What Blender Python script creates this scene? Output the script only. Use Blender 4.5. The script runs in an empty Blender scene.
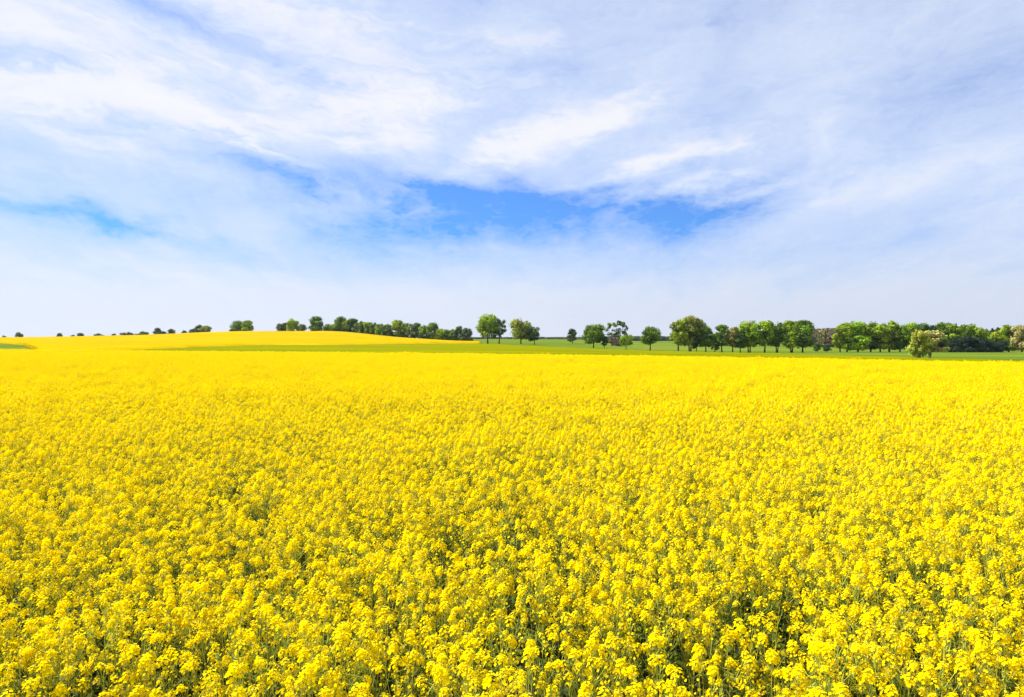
import bpy, math, random
import numpy as np

random.seed(7)
rng = np.random.default_rng(11)
R = math.radians
scene = bpy.context.scene
C = scene.collection

# ------------------------------------------------------------------ camera
F = 24.0 / 36.0 * 1024            # focal length in pixels
EYE, HOR = 3.0, 338.0
cam_d = bpy.data.cameras.new("camera")
cam_d.lens, cam_d.sensor_width = 24.0, 36.0
cam_d.clip_start, cam_d.clip_end = 0.1, 20000
cam = bpy.data.objects.new("camera", cam_d)
C.objects.link(cam)
cam.location = (0, 0, EYE)
cam.rotation_euler = (R(90) - math.atan((348.5 - HOR) / F), 0, 0)
scene.camera = cam

# ------------------------------------------------------------------ light
SUN_EL, SUN_DIR = 52.0, (-0.88, 0.47)      # sun stands ahead of the camera, well to the left
CLOUD_STRENGTH = 0.50
SKY_STRENGTH = 0.054
scene.view_settings.view_transform = 'Standard'
scene.view_settings.look = 'None'
scene.view_settings.exposure = 1.0
scene.view_settings.gamma = 1.0
scene.view_settings.use_curve_mapping = False
scene.cycles.max_bounces = 8
scene.cycles.transparent_max_bounces = 8
scene.cycles.sample_clamp_indirect = 6.0

sun_d = bpy.data.lights.new("sun", 'SUN')
sun_d.energy, sun_d.angle, sun_d.color = 4.8, R(0.5), (1.0, 0.95, 0.86)
sun = bpy.data.objects.new("sun", sun_d)
C.objects.link(sun)
n = math.hypot(*SUN_DIR)
sv = (SUN_DIR[0] / n * math.cos(R(SUN_EL)), SUN_DIR[1] / n * math.cos(R(SUN_EL)), math.sin(R(SUN_EL)))
from mathutils import Vector
sun.rotation_euler = Vector(sv).to_track_quat('Z', 'Y').to_euler()
sun.location = (-30, 20, 60)


class NT:
    """small helper for node trees"""
    def __init__(s, tree):
        s.t = tree
        s.t.nodes.clear()

    def n(s, kind, **kw):
        nd = s.t.nodes.new(kind)
        for k, v in kw.items():
            setattr(nd, k, v)
        return nd

    def put(s, sock, v):
        if isinstance(v, bpy.types.NodeSocket):
            s.t.links.new(v, sock)
        elif v is not None:
            sock.default_value = v

    def m(s, op, a, b=None, c=None, clamp=False):
        nd = s.n('ShaderNodeMath', operation=op, use_clamp=clamp)
        s.put(nd.inputs[0], a); s.put(nd.inputs[1], b); s.put(nd.inputs[2], c)
        return nd.outputs[0]

    def vec(s, x, y, z=0.0):
        nd = s.n('ShaderNodeCombineXYZ')
        s.put(nd.inputs[0], x); s.put(nd.inputs[1], y); s.put(nd.inputs[2], z)
        return nd.outputs[0]

    def noise(s, v, scale=1.0, detail=4.0, rough=0.55, dist=0.0):
        nd = s.n('ShaderNodeTexNoise')
        s.put(nd.inputs['Vector'], v)
        nd.inputs['Scale'].default_value = scale
        nd.inputs['Detail'].default_value = detail
        nd.inputs['Roughness'].default_value = rough
        nd.inputs['Distortion'].default_value = dist
        return nd.outputs['Fac']

    def mix(s, f, a, b):
        nd = s.n('ShaderNodeMix', data_type='RGBA')
        s.put(nd.inputs[0], f); s.put(nd.inputs[6], a); s.put(nd.inputs[7], b)
        return nd.outputs[2]

    def ramp(s, v, lo, hi, a=0.0, b=1.0):
        nd = s.n('ShaderNodeMapRange', interpolation_type='SMOOTHSTEP')
        s.put(nd.inputs[0], v)
        for i, q in enumerate((lo, hi, a, b)):
            nd.inputs[i + 1].default_value = q
        return nd.outputs[0]


def build_world():
    w = bpy.data.worlds.new("World")
    scene.world = w
    w.use_nodes = True
    T = NT(w.node_tree)
    sky = T.n('ShaderNodeTexSky', sky_type='NISHITA', sun_disc=False)
    sky.sun_elevation = R(SUN_EL)
    sky.sun_rotation = math.atan2(sv[0], sv[1])
    sky.air_density, sky.dust_density, sky.ozone_density = 1.0, 0.5, 2.5
    co = T.n('ShaderNodeTexCoord').outputs['Generated']
    sep = T.n('ShaderNodeSeparateXYZ'); T.put(sep.inputs[0], co)
    x, y, z = sep.outputs
    az = T.m('ARCTAN2', x, y)
    el = T.m('ARCSINE', z)
    # wispy domain warp shared by all the clouds
    zc = T.m('ADD', T.m('MAXIMUM', z, 0.0), 0.10)
    px, py = T.m('DIVIDE', x, zc), T.m('DIVIDE', y, zc)
    wv = T.vec(az, T.m('MULTIPLY', el, 2.0), 0.0)
    w1 = T.m('SUBTRACT', T.noise(wv, 3.2, 5, 0.6), 0.5)
    w2 = T.m('SUBTRACT', T.noise(T.vec(az, T.m('MULTIPLY', el, 2.0), 5.3), 3.6, 5, 0.6), 0.5)
    # finer, wind-combed warp: fibres run along the radiating streak direction
    w3 = T.m('SUBTRACT', T.noise(T.vec(T.m('MULTIPLY', az, 1.0), T.m('MULTIPLY', el, 3.0), 9.1), 11.0, 6, 0.62), 0.5)
    w4 = T.m('SUBTRACT', T.noise(T.vec(T.m('MULTIPLY', az, 1.0), T.m('MULTIPLY', el, 3.0), 4.4), 12.0, 6, 0.62), 0.5)
    azw = T.m('ADD', T.m('ADD', az, T.m('MULTIPLY', w1, 0.16)), T.m('MULTIPLY', w3, 0.16))
    elw = T.m('ADD', T.m('ADD', el, T.m('MULTIPLY', w2, 0.07)), T.m('MULTIPLY', w4, 0.04))

    def conv(cx, cy):
        dx, dz = (cx - 512) / F, (HOR - cy) / F
        return math.atan2(dx, 1.0), math.atan2(dz, math.hypot(dx, 1.0))

    # cirrus banks and clear gaps: centre and radii in degrees-like pixels, tilt, weight
    total = pos = None
    blobs = CLOUDS
    for (cx, cy, rx, ry, ang, amp) in blobs:
        a0, e0 = conv(cx, cy)
        ca, sa = math.cos(R(ang)), math.sin(R(ang))
        da, de = T.m('SUBTRACT', azw, a0), T.m('SUBTRACT', elw, e0)
        k = (1.0 / F) * 0.9
        p = T.m('ADD', T.m('MULTIPLY', da, ca / (rx * k)), T.m('MULTIPLY', de, sa / (rx * k)))
        q = T.m('ADD', T.m('MULTIPLY', da, -sa / (ry * k)), T.m('MULTIPLY', de, ca / (ry * k)))
        d2 = T.m('ADD', T.m('MULTIPLY', p, p), T.m('MULTIPLY', q, q))
        g = T.m('MULTIPLY', T.m('EXPONENT', T.m('MULTIPLY', d2, -0.7)), amp)
        if amp > 0.3:
            pos = g if pos is None else T.m('ADD', pos, g)
        else:
            total = g if total is None else T.m('ADD', total, g)
    # streaky fibres: stretched along the wind, seen in perspective on a flat high layer
    warp = T.m('MULTIPLY', T.m('SUBTRACT', T.noise(T.vec(px, py, 1.0), 0.55, 5, 0.55), 0.5), 2.4)
    fib = T.noise(T.vec(T.m('ADD', T.m('MULTIPLY', px, 1.7), warp), T.m('MULTIPLY', T.m('ADD', py, warp), 0.30), 2.0), 1.0, 12, 0.66)
    # long combed strands that fan out from low in the middle of the view
    fx = T.m('DIVIDE', T.m('SUBTRACT', az, 0.05), T.m('ADD', el, 0.16))
    rad = T.m('ADD', T.m('MULTIPLY', T.m('SQRT', T.m('ADD', T.m('MULTIPLY', az, az), T.m('MULTIPLY', el, el))), 2.2), T.m('MULTIPLY', w1, 1.5))
    fib2 = T.noise(T.vec(T.m('ADD', T.m('MULTIPLY', fx, 1.5), T.m('MULTIPLY', w1, 2.5)), rad, 8.0), 1.6, 12, 0.68)
    soft = T.noise(T.vec(azw, T.m('MULTIPLY', elw, 2.2), 3.0), 4.2, 10, 0.62)
    es = T.m('SUBTRACT', el, T.m('MULTIPLY', T.m('SQRT', T.m('ADD', T.m('MULTIPLY', az, az), 0.02)), 0.26))
    wisp = T.noise(T.vec(T.m('ADD', T.m('MULTIPLY', az, 2.2), T.m('MULTIPLY', w2, 2.0)), T.m('ADD', T.m('MULTIPLY', es, 15.0), T.m('MULTIPLY', w1, 3.0)), 6.0), 1.7, 14, 0.66)
    dens = T.m('ADD', DENS_BASE, total)
    dens = T.m('ADD', dens, T.m('MULTIPLY', pos, T.m('ADD', 0.55, T.m('MULTIPLY', T.m('SUBTRACT', wisp, 0.30), 2.4))))
    dens = T.m('ADD', dens, T.m('MULTIPLY', T.m('SUBTRACT', wisp, 0.5), 0.60))
    dens = T.m('ADD', dens, T.m('MULTIPLY', T.m('SUBTRACT', fib, 0.5), 0.55))
    dens = T.m('ADD', dens, T.m('MULTIPLY', T.m('SUBTRACT', fib2, 0.5), 0.85))
    dens = T.m('ADD', dens, T.m('MULTIPLY', T.m('SUBTRACT', soft, 0.5), 0.50))
    # the veil closes towards the horizon
    veil = T.ramp(el, 0.0, 0.17, 0.75, 0.0)
    dens = T.m('ADD', dens, veil)
    lin = T.m('DIVIDE', T.m('ADD', dens, 0.22), 1.25)
    cov = T.m('SUBTRACT', 1.0, T.m('EXPONENT', T.m('MULTIPLY', T.m("MAXIMUM", lin, 0.0), -2.5)))
    cov = T.m('ADD', 0.08, T.m('MULTIPLY', cov, 0.92))      # a trace of veil everywhere
    # thick parts whiter, thin veil bluish, low veil a little greyer
    white = T.ramp(dens, 0.36, 0.98)
    ccol = T.mix(white, (0.78, 0.87, 1.03, 1), (0.97, 0.97, 1.0, 1))
    low = T.ramp(el, 0.0, 0.22, 1.0, 0.0)
    side = T.ramp(az, -0.5, 0.6)
    lowcol = T.mix(side, (0.80, 0.85, 0.98, 1), (0.65, 0.71, 0.87, 1))
    ccol = T.mix(T.m('MULTIPLY', low, 0.85), ccol, lowcol)
    bg1 = T.n('ShaderNodeBackground')
    skyc = T.n('ShaderNodeMix', data_type='RGBA', blend_type='MULTIPLY')
    skyc.inputs[0].default_value = 1.0
    T.put(skyc.inputs[6], sky.outputs[0]); skyc.inputs[7].default_value = (0.27, 0.76, 1.50, 1)
    T.put(bg1.inputs[0], skyc.outputs[2]); bg1.inputs[1].default_value = SKY_STRENGTH
    bg2 = T.n('ShaderNodeBackground')
    T.put(bg2.inputs[0], ccol); bg2.inputs[1].default_value = CLOUD_STRENGTH
    mx = T.n('ShaderNodeMixShader')
    T.put(mx.inputs[0], cov)
    T.put(mx.inputs[1], bg1.outputs[0]); T.put(mx.inputs[2], bg2.outputs[0])
    T.put(T.n('ShaderNodeOutputWorld').inputs[0], mx.outputs[0])
    w.cycles.sampling_method = 'MANUAL'
    w.cycles.sample_map_resolution = 512


DENS_BASE = 0.38
# cx, cy, rx, ry, tilt (up to the right positive), weight
CLOUDS = [
    (600, 210, 215, 32, -3, -0.36),     # deep blue gap in the middle
    (570, 245, 270, 44, -3, -0.26),
    (500, 192, 110, 14, 0, -0.22),
    (430, 240, 100, 28, 5, -0.30),
    (385, 176, 90, 14, -12, -0.26),
    (25, 203, 90, 11, -8, -0.24),
    (160, 235, 120, 12, -10, -0.36),
    (235, 165, 150, 16, -12, -0.34),
    (30, 46, 55, 14, -4, -0.62),
    (190, 22, 90, 14, -16, -0.40),
    (535, 70, 40, 14, 0, -0.34),
    (930, 75, 120, 24, 4, -0.12),
    (740, 30, 160, 30, 20, -0.06),
    (90, 85, 120, 42, -10, 0.70),       # bright bank at the upper left
    (20, 10, 80, 20, 0, 0.2),
    (340, 35, 160, 40, -4, 0.34),
    (375, 112, 80, 24, 8, 0.62),
    (250, 150, 60, 7, -24, 0.42),
    (545, 138, 85, 13, 17, 0.62),
    (650, 162, 60, 7, 12, 0.50),
    (685, 186, 45, 6, 10, 0.48),
    (745, 193, 45, 6, 8, 0.48),
    (330, 215, 95, 14, 8, 0.18),
    (860, 200, 120, 22, 12, 0.24),
    (850, 80, 240, 90, 5, 0.06),
]
build_world()


# ------------------------------------------------------------------ materials
def material(name, col, rough=0.8, trans=0.0, attr=False, vary=0.0, vscale=1.0, col2=None, bump=0.0, bscale=1.0, spec=0.2,
             tcol=None, stretch=(1, 1, 1), objvary=0.0):
    m = bpy.data.materials.new(name)
    m.use_nodes = True
    T = NT(m.node_tree)
    c = (*col, 1)
    co = T.n('ShaderNodeTexCoord').outputs['Object']
    if stretch != (1, 1, 1):
        mp = T.n('ShaderNodeMapping'); T.put(mp.inputs[0], co); mp.inputs['Scale'].default_value = stretch
        co = mp.outputs[0]
    src = c
    if col2 is not None:
        f = T.ramp(T.noise(co, vscale, 5, 0.6), 0.35, 0.65)
        src = T.mix(f, c, (*col2, 1))
    if attr:
        a = T.n('ShaderNodeAttribute', attribute_name='tint')
        mm = T.n('ShaderNodeMix', data_type='RGBA', blend_type='MULTIPLY')
        mm.inputs[0].default_value = 1.0
        T.put(mm.inputs[6], src); T.put(mm.inputs[7], a.outputs['Color'])
        src = mm.outputs[2]
    if objvary:
        oi = T.n('ShaderNodeObjectInfo')
        hs = T.n('ShaderNodeHueSaturation')
        T.put(hs.inputs['Color'], src)
        T.put(hs.inputs['Value'], T.m('ADD', 1 - objvary, T.m('MULTIPLY', oi.outputs['Random'], 2 * objvary)))
        T.put(hs.inputs['Hue'], T.m('ADD', 0.5 - objvary * 0.06, T.m('MULTIPLY', oi.outputs['Random'], objvary * 0.12)))
        src = hs.outputs[0]
    p = T.n('ShaderNodeBsdfPrincipled')
    T.put(p.inputs['Base Color'], src)
    p.inputs['Roughness'].default_value = rough
    p.inputs['Specular IOR Level'].default_value = spec
    if bump:
        b = T.n('ShaderNodeBump'); b.inputs['Strength'].default_value = bump
        T.put(b.inputs['Height'], T.noise(co, bscale, 6, 0.65))
        T.put(p.inputs['Normal'], b.outputs[0])
    out = p.outputs[0]
    if trans:
        t = T.n('ShaderNodeBsdfTranslucent')
        if tcol is not None:
            mm = T.n('ShaderNodeMix', data_type='RGBA', blend_type='MULTIPLY'); mm.inputs[0].default_value = 1.0
            T.put(mm.inputs[6], src); mm.inputs[7].default_value = (*tcol, 1)
            T.put(t.inputs[0], mm.outputs[2])
        else:
            T.put(t.inputs[0], src)
        mx = T.n('ShaderNodeMixShader'); mx.inputs[0].default_value = trans
        T.put(mx.inputs[1], out); T.put(mx.inputs[2], t.outputs[0])
        out = mx.outputs[0]
    T.put(T.n('ShaderNodeOutputMaterial').inputs[0], out)
    return m


M = {}
M['petal'] = material('rape_petal', (0.95, 0.728, 0.001), 0.8, 0.30, spec=0.0, objvary=0.05)
M['bud'] = material('rape_bud', (0.42, 0.42, 0.03), 0.6, 0.2)
M['rape_stem'] = material('rape_stem', (0.45, 0.49, 0.06), 0.6, 0.10, objvary=0.15)
M['rape_leaf'] = material('rape_leaf', (0.085, 0.115, 0.008), 0.8, 0.25, objvary=0.2)
M['soil'] = material('soil', (0.028, 0.026, 0.012), 0.95, col2=(0.02, 0.035, 0.008), vscale=2.0, bump=0.6, bscale=12)
M['meadow'] = material('meadow', (0.055, 0.110, 0.008), 0.95, col2=(0.14, 0.175, 0.022), vscale=0.016, bump=0.5, bscale=2.5,
                       stretch=(0.3, 2.2, 1), spec=0)
M['strip'] = material('young_crop', (0.195, 0.19, 0.002), 0.95, col2=(0.13, 0.145, 0.002), vscale=0.05, bump=0.7, bscale=2.0,
                      stretch=(0.3, 1.5, 1), spec=0)
M['hill'] = material('flowering_hill', (0.42, 0.285, 0.002), 0.95, col2=(0.33, 0.22, 0.002), vscale=0.06, bump=0.5, bscale=3,
                     stretch=(0.5, 1.5, 1), spec=0)
M['verge'] = material('verge_grass', (0.10, 0.15, 0.01), 0.95, col2=(0.14, 0.15, 0.01), vscale=0.7, bump=0.8, bscale=6, spec=0)
M['bark'] = material('bark', (0.10, 0.08, 0.055), 0.95, col2=(0.05, 0.042, 0.03), vscale=3.0, bump=0.6, bscale=9)
M['bark_pale'] = material('bark_pale', (0.27, 0.21, 0.14), 0.95, col2=(0.12, 0.09, 0.06), vscale=3.0, bump=0.6, bscale=9)
LEAF = {
    'green': (0.12, 0.205, 0.010), 'dark': (0.060, 0.115, 0.018), 'fresh': (0.21, 0.31, 0.008), 'deep': (0.020, 0.045, 0.022),
    'lime': (0.27, 0.34, 0.010), 'olive': (0.22, 0.26, 0.03), 'willow': (0.35, 0.37, 0.05), 'bronze': (0.24, 0.22, 0.045), 'beige': (0.39, 0.36, 0.12),
    'grey': (0.10, 0.135, 0.055), 'purple': (0.17, 0.11, 0.10), 'pine': (0.045, 0.075, 0.05),
}
for k, v in LEAF.items():
    M['leaf_' + k] = material('leaves_' + k, [min(1, q * 1.12) for q in v], 0.6, 0.20, attr=True, spec=0.15, tcol=(1.25, 1.2, 0.6))


# ------------------------------------------------------------------ mesh helpers
def mesh_obj(name, verts, faces, mats, parent=None, mat_idx=None, tint=None, link=True, smooth=False):
    me = bpy.data.meshes.new(name)
    verts = np.asarray(verts, dtype=np.float32)
    if isinstance(faces, np.ndarray):
        nf, k = faces.shape
        me.vertices.add(len(verts)); me.vertices.foreach_set('co', verts.ravel())
        me.loops.add(nf * k); me.loops.foreach_set('vertex_index', faces.astype(np.int32).ravel())
        me.polygons.add(nf)
        me.polygons.foreach_set('loop_start', np.arange(0, nf * k, k, dtype=np.int32))
        me.polygons.foreach_set('loop_total', np.full(nf, k, dtype=np.int32))
    else:
        me.from_pydata([tuple(v) for v in verts], [], faces)
    if not isinstance(mats, (list, tuple)):
        mats = [mats]
    for m in mats:
        me.materials.append(m)
    if mat_idx is not None:
        me.polygons.foreach_set('material_index', np.asarray(mat_idx, dtype=np.int32))
    me.update(calc_edges=True)
    me.validate()
    if tint is not None:
        at = me.color_attributes.new('tint', 'FLOAT_COLOR', 'POINT')
        at.data.foreach_set('color', np.asarray(tint, dtype=np.float32).ravel())
    if smooth:
        me.polygons.foreach_set('use_smooth', np.ones(len(me.polygons), dtype=bool))
    o = bpy.data.objects.new(name, me)
    if link:
        C.objects.link(o)
    if parent:
        o.parent = parent
    return o


def tag(o, label=None, cat=None, group=None, kind=None):
    if label: o['label'] = label
    if cat: o['category'] = cat
    if group: o['group'] = group
    if kind: o['kind'] = kind
    return o


def empty(name, loc, label, cat, group=None):
    o = bpy.data.objects.new(name, None)
    o.empty_display_size = 0.5
    C.objects.link(o)
    o.location = loc
    return tag(o, label, cat, group)


class Tubes:
    """tapered tubes through point lists, all one mesh"""
    def __init__(s, sides=3):
        s.v, s.f, s.sides = [], [], sides

    def add(s, pts, radii):
        k = s.sides
        base = len(s.v)
        for i, p in enumerate(pts):
            a = Vector(pts[max(i - 1, 0)]); b = Vector(pts[min(i + 1, len(pts) - 1)])
            d = (b - a).normalized()
            u = d.cross(Vector((0.31, 0.95, 0.05))).normalized(); w = d.cross(u)
            for j in range(k):
                an = 2 * math.pi * j / k
                q = Vector(p) + (u * math.cos(an) + w * math.sin(an)) * radii[i]
                s.v.append(tuple(q))
        for i in range(len(pts) - 1):
            for j in range(k):
                a = base + i * k + j; b = base + i * k + (j + 1) % k
                s.f.append((a, b, b + k, a + k))


# ------------------------------------------------------------------ terrain
UK = np.array([-1.3, -.75, -.56, -.384, -.274, -.149, -.06, -.01, .07, .20, .35, .50, .75, 1.3])
YK = np.array([0, 60, 120, 180, 240, 300, 360, 430, 500, 580, 700, 1000, 2000, 9000.])
ZT = np.array([
    #0  60  120   180   240   300   360   430   500   580   700   1000  2000  9000
    [0, 0, 0.0, 0.00, 0.20, 0.60, 1.10, 1.60, 1.80, 1.50, 0.00, -5.0, -9.0, -9.0],
    [0, 0, 0.0, 0.05, 0.25, 0.70, 1.30, 1.95, 2.40, 1.90, 0.00, -5.0, -9.0, -9.0],
    [0, 0, 0.0, 0.10, 0.50, 1.20, 2.10, 3.20, 3.95, 3.30, 0.00, -5.0, -9.0, -9.0],
    [0, 0, 0.0, 0.15, 0.70, 1.80, 3.40, 5.40, 6.85, 6.20, 2.00, -5.0, -9.0, -9.0],
    [0, 0, 0.0, 0.15, 0.75, 1.90, 3.60, 5.70, 6.90, 6.10, 2.00, -5.0, -9.0, -9.0],
    [0, 0, 0.0, 0.10, 0.45, 0.90, 1.35, 1.85, 1.90, 1.30, 0.60, -3.0, -6.0, -9.0],
    [0, 0, 0.0, 0.02, 0.05, 0.05, 0.02, 0.05, 0.35, 0.70, 1.00, 1.2, -2.0, -9.0],
    [0, 0, 0.0, -.05, -.10, -.15, -.05, 0.20, 0.50, 0.80, 1.10, 1.3, 0.0, -9.0],
    [0, 0, -.1, -.20, -.40, -.80, -1.0, -.50, 0.10, 0.50, 0.90, 1.0, 0.0, -9.0],
    [0, 0, -.3, -.80, -1.7, -2.6, -3.1, -3.0, -2.5, -2.0, -1.4, -1.0, 0.0, -9.0],
    [0, 0, -.4, -1.0, -2.2, -3.4, -3.8, -3.5, -3.0, -2.6, -2.0, -1.5, -1.0, -9.0],
    [0, 0, -.5, -1.2, -2.3, -3.4, -3.8, -3.6, -3.2, -2.7, -2.2, -1.5, -1.0, -9.0],
    [0, 0, -.6, -1.4, -2.4, -3.4, -3.8, -3.6, -3.3, -2.9, -2.4, -1.5, -1.0, -9.0],
    [0, 0, -.6, -1.4, -2.4, -3.4, -3.8, -3.6, -3.3, -2.9, -2.4, -1.5, -1.0, -9.0],
])


def herm(xk, x):
    """index and 4 weights of a monotone-ish cubic through knots xk"""
    x = np.clip(x, xk[0], xk[-1])
    i = np.clip(np.searchsorted(xk, x, side='right') - 1, 0, len(xk) - 2)
    h = xk[i + 1] - xk[i]
    t = (x - xk[i]) / h
    return i, t, h


def slopes(xk, z):          # along the last axis, monotone-limited
    d = np.diff(z, axis=-1) / np.diff(xk)
    m = np.zeros_like(z)
    a, b = d[..., :-1], d[..., 1:]
    m[..., 1:-1] = np.where(a * b > 0, 2 * a * b / np.where(np.abs(a + b) < 1e-12, 1, a + b), 0)
    return m


def interp(xk, z, m, x):
    i, t, h = herm(xk, x)
    r = np.arange(len(x)) if z.ndim == 2 else None
    z0, z1 = (z[r, i], z[r, i + 1]) if z.ndim == 2 else (z[i], z[i + 1])
    m0, m1 = (m[r, i], m[r, i + 1]) if z.ndim == 2 else (m[i], m[i + 1])
    t2, t3 = t * t, t * t * t
    return (2 * t3 - 3 * t2 + 1) * z0 + (t3 - 2 * t2 + t) * h * m0 + (-2 * t3 + 3 * t2) * z1 + (t3 - t2) * h * m1


MY = slopes(YK, ZT)


def ground_z(x, y):
    x = np.atleast_1d(np.asarray(x, float)).ravel(); y = np.atleast_1d(np.asarray(y, float)).ravel()
    yy = np.clip(y, 0, 9000)
    u = np.clip(x / np.maximum(yy, 60), -1.3, 1.3)
    rows = np.stack([interp(YK, ZT[k], MY[k], yy) for k in range(len(UK))], axis=1)   # n x U
    return interp(UK, rows, slopes(UK, rows), u)


def gz(x, y):
    return float(ground_z([x], [y])[0])


# value noise in numpy (for displacing crop sheets and thinning the crop)
_perm = rng.permutation(4096)
_val = rng.random(4096)


def vnoise(x, y, seed=0):
    xi, yi = np.floor(x).astype(int), np.floor(y).astype(int)
    xf, yf = x - xi, y - yi
    xf = xf * xf * (3 - 2 * xf); yf = yf * yf * (3 - 2 * yf)
    def h(a, b):
        return _val[_perm[(a * 73 + _perm[(b + seed * 131) & 4095]) & 4095]]
    return (h(xi, yi) * (1 - xf) + h(xi + 1, yi) * xf) * (1 - yf) + (h(xi, yi + 1) * (1 - xf) + h(xi + 1, yi + 1) * xf) * yf


def fbm(x, y, seed=0, o=4):
    s = 0; a = 0.5; t = 0
    for k in range(o):
        s = s + a * vnoise(x * 2 ** k, y * 2 ** k, seed + k); t += a; a *= 0.5
    return s / t


# ground: one sheet to beyond the horizon
def build_ground():
    s = np.linspace(-1, 1, 261)
    xs = np.sinh(s * 6.2) / np.sinh(6.2) * 8000
    ys = np.concatenate([np.linspace(-400, 0, 8)[:-1] * 1.0, np.linspace(0, 640, 170), 640 * np.exp(np.linspace(0, 1, 60) * math.log(14))[1:]])
    X, Y = np.meshgrid(xs, ys)
    Z = ground_z(X, Y).reshape(X.shape)
    v = np.stack([X.ravel(), Y.ravel(), Z.ravel()], 1)
    w = len(xs); i = np.arange(len(ys) - 1)[:, None] * w + np.arange(w - 1)[None, :]
    f = np.stack([i, i + 1, i + w + 1, i + w], -1).reshape(-1, 4)
    o = mesh_obj('ground', v, f, M['meadow'], smooth=True)
    tag(o, kind='structure')


build_ground()

# far edge of the flowering field in front: X -> Y
EDGE_X = np.array([-160, -77, -40, -6, 17, 24, 35, 80])
EDGE_Y = np.array([122, 102, 88, 75, 63.5, 57.5, 48.5, 28])


def edge_y(x):
    return np.interp(x, EDGE_X, EDGE_Y)


def edge_at_u(u):          # where the sight line u crosses the edge
    lo, hi = 5.0, 160.0
    for _ in range(40):
        m = (lo + hi) / 2
        if m < edge_y(u * m): lo = m
        else: hi = m
    return lo


def sheet(name, us, near, far, rows, height, mat, disp=0.1, nscale=0.5, side_mat=None, kind='stuff', label=None, cat=None, power=1.0, taper=7.0):
    """a crop sheet over the terrain between near(u) and far(u), with its cut sides"""
    us = np.asarray(us)
    tt = np.linspace(0, 1, rows) ** 1.8
    N = np.array([near(u) for u in us]); Fa = np.array([far(u) for u in us])
    Yg = N[None, :] * (1 - tt[:, None]) + Fa[None, :] * tt[:, None]
    Xg = Yg * us[None, :]
    Z = ground_z(Xg, Yg).reshape(Xg.shape)
    hf = 0.12 + 0.88 * np.clip((Yg - N[None, :]) / taper, 0, 1) ** .7
    Zt = Z + height * hf + (fbm(Xg * nscale, Yg * nscale, 3) - 0.5) * 2 * disp * hf
    w = len(us)
    v = np.stack([Xg.ravel(), Yg.ravel(), Zt.ravel()], 1)
    i = np.arange(rows - 1)[:, None] * w + np.arange(w - 1)[None, :]
    f = np.stack([i, i + 1, i + w + 1, i + w], -1).reshape(-1, 4)
    nb = len(v)
    loop = list(range(w)) + [r * w + w - 1 for r in range(1, rows)] + [(rows - 1) * w + c for c in range(w - 2, -1, -1)] + [r * w for r in range(rows - 2, 0, -1)]
    low = v[loop].copy(); low[:, 2] -= height + 0.6
    v = np.vstack([v, low])
    k = len(loop)
    sf = np.array([(loop[j], nb + j, nb + (j + 1) % k, loop[(j + 1) % k]) for j in range(k)])
    mi = np.concatenate([np.zeros(len(f)), np.ones(len(sf))])
    o = mesh_obj(name, v, np.vstack([f, sf]), [mat, side_mat or mat], mat_idx=mi)
    tag(o, label, cat, kind=kind)
    return o


def U(px):
    return (px - 512) / F


# hill of flowering rape behind, on the left
hn_x = [-400, 0, 22, 38, 100, 130, 200, 250, 350, 410, 450, 480, 496]
hn_y = [300, 290, 240, 128, 122, 130, 170, 196, 205, 225, 255, 290, 326]
hf_x = [-400, 0, 200, 290, 325, 350, 410, 470, 496]
hf_y = [760, 700, 640, 600, 500, 488, 450, 425, 330]
hill_near = lambda u: float(np.interp(512 + u * F, hn_x, hn_y))
hill_far = lambda u: float(np.interp(512 + u * F, hf_x, hf_y))
hill = sheet('flowering_hill_crop', np.linspace(U(-300), U(481), 300), hill_near, hill_far, 140, 1.15, M['hill'], 0.14, 0.4, M['strip'],
             label='smooth bright yellow rapeseed crop on the low hill at left, under the skyline bushes', cat='crop field')

sb_x = [96, 130, 200, 250, 350, 410, 450, 480, 497, 520, 560, 700, 800, 900, 925, 1024, 1200]
sb_y = [121, 128.5, 168.5, 194.5, 203.5, 223.5, 252, 285, 270, 218, 182, 139, 115, 90, 83, 70, 58]
strip_far = lambda u: float(np.interp(512 + u * F, sb_x, sb_y))
strip_near = lambda u: min(edge_at_u(u) + 2.2, strip_far(u) - 0.3)
sheet('young_crop_strip', np.linspace(U(97), U(1190), 320), strip_near, strip_far, 90, 0.72, M['strip'], 0.10, 0.5, M['verge'],
      label='low yellow-green crop strip running between the flowering field and the green meadow', cat='crop strip')


vb_far = lambda u: strip_far(u) + 13.0
vb_near = lambda u: strip_far(u) + 0.3
sheet('field_verge', np.linspace(U(497), U(690), 120), vb_near, vb_far, 12, 0.22, M['verge'], 0.08, 0.8, M['verge'], kind='structure', taper=1.0)


# ------------------------------------------------------------------ flowering rape in front
class Soup:
    def __init__(s):
        s.v, s.f, s.m, s.n = [], [], [], 0

    def quad(s, a, b, c, d, mi):
        s.v += [a, b, c, d]; s.f.append((s.n, s.n + 1, s.n + 2, s.n + 3)); s.m.append(mi); s.n += 4

    def tube(s, pts, rad, mi, k=3):
        t = Tubes(k); t.add(pts, rad)
        s.v += t.v
        for f in t.f:
            s.f.append(tuple(i + s.n for i in f)); s.m.append(mi)
        s.n += len(t.v)


def ortho(d):
    u = d.cross(Vector((0.3, 0.2, 0.93)))
    if u.length < 0.05: u = d.cross(Vector((1, 0, 0)))
    u.normalize()
    return u, d.cross(u).normalized()


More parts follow.
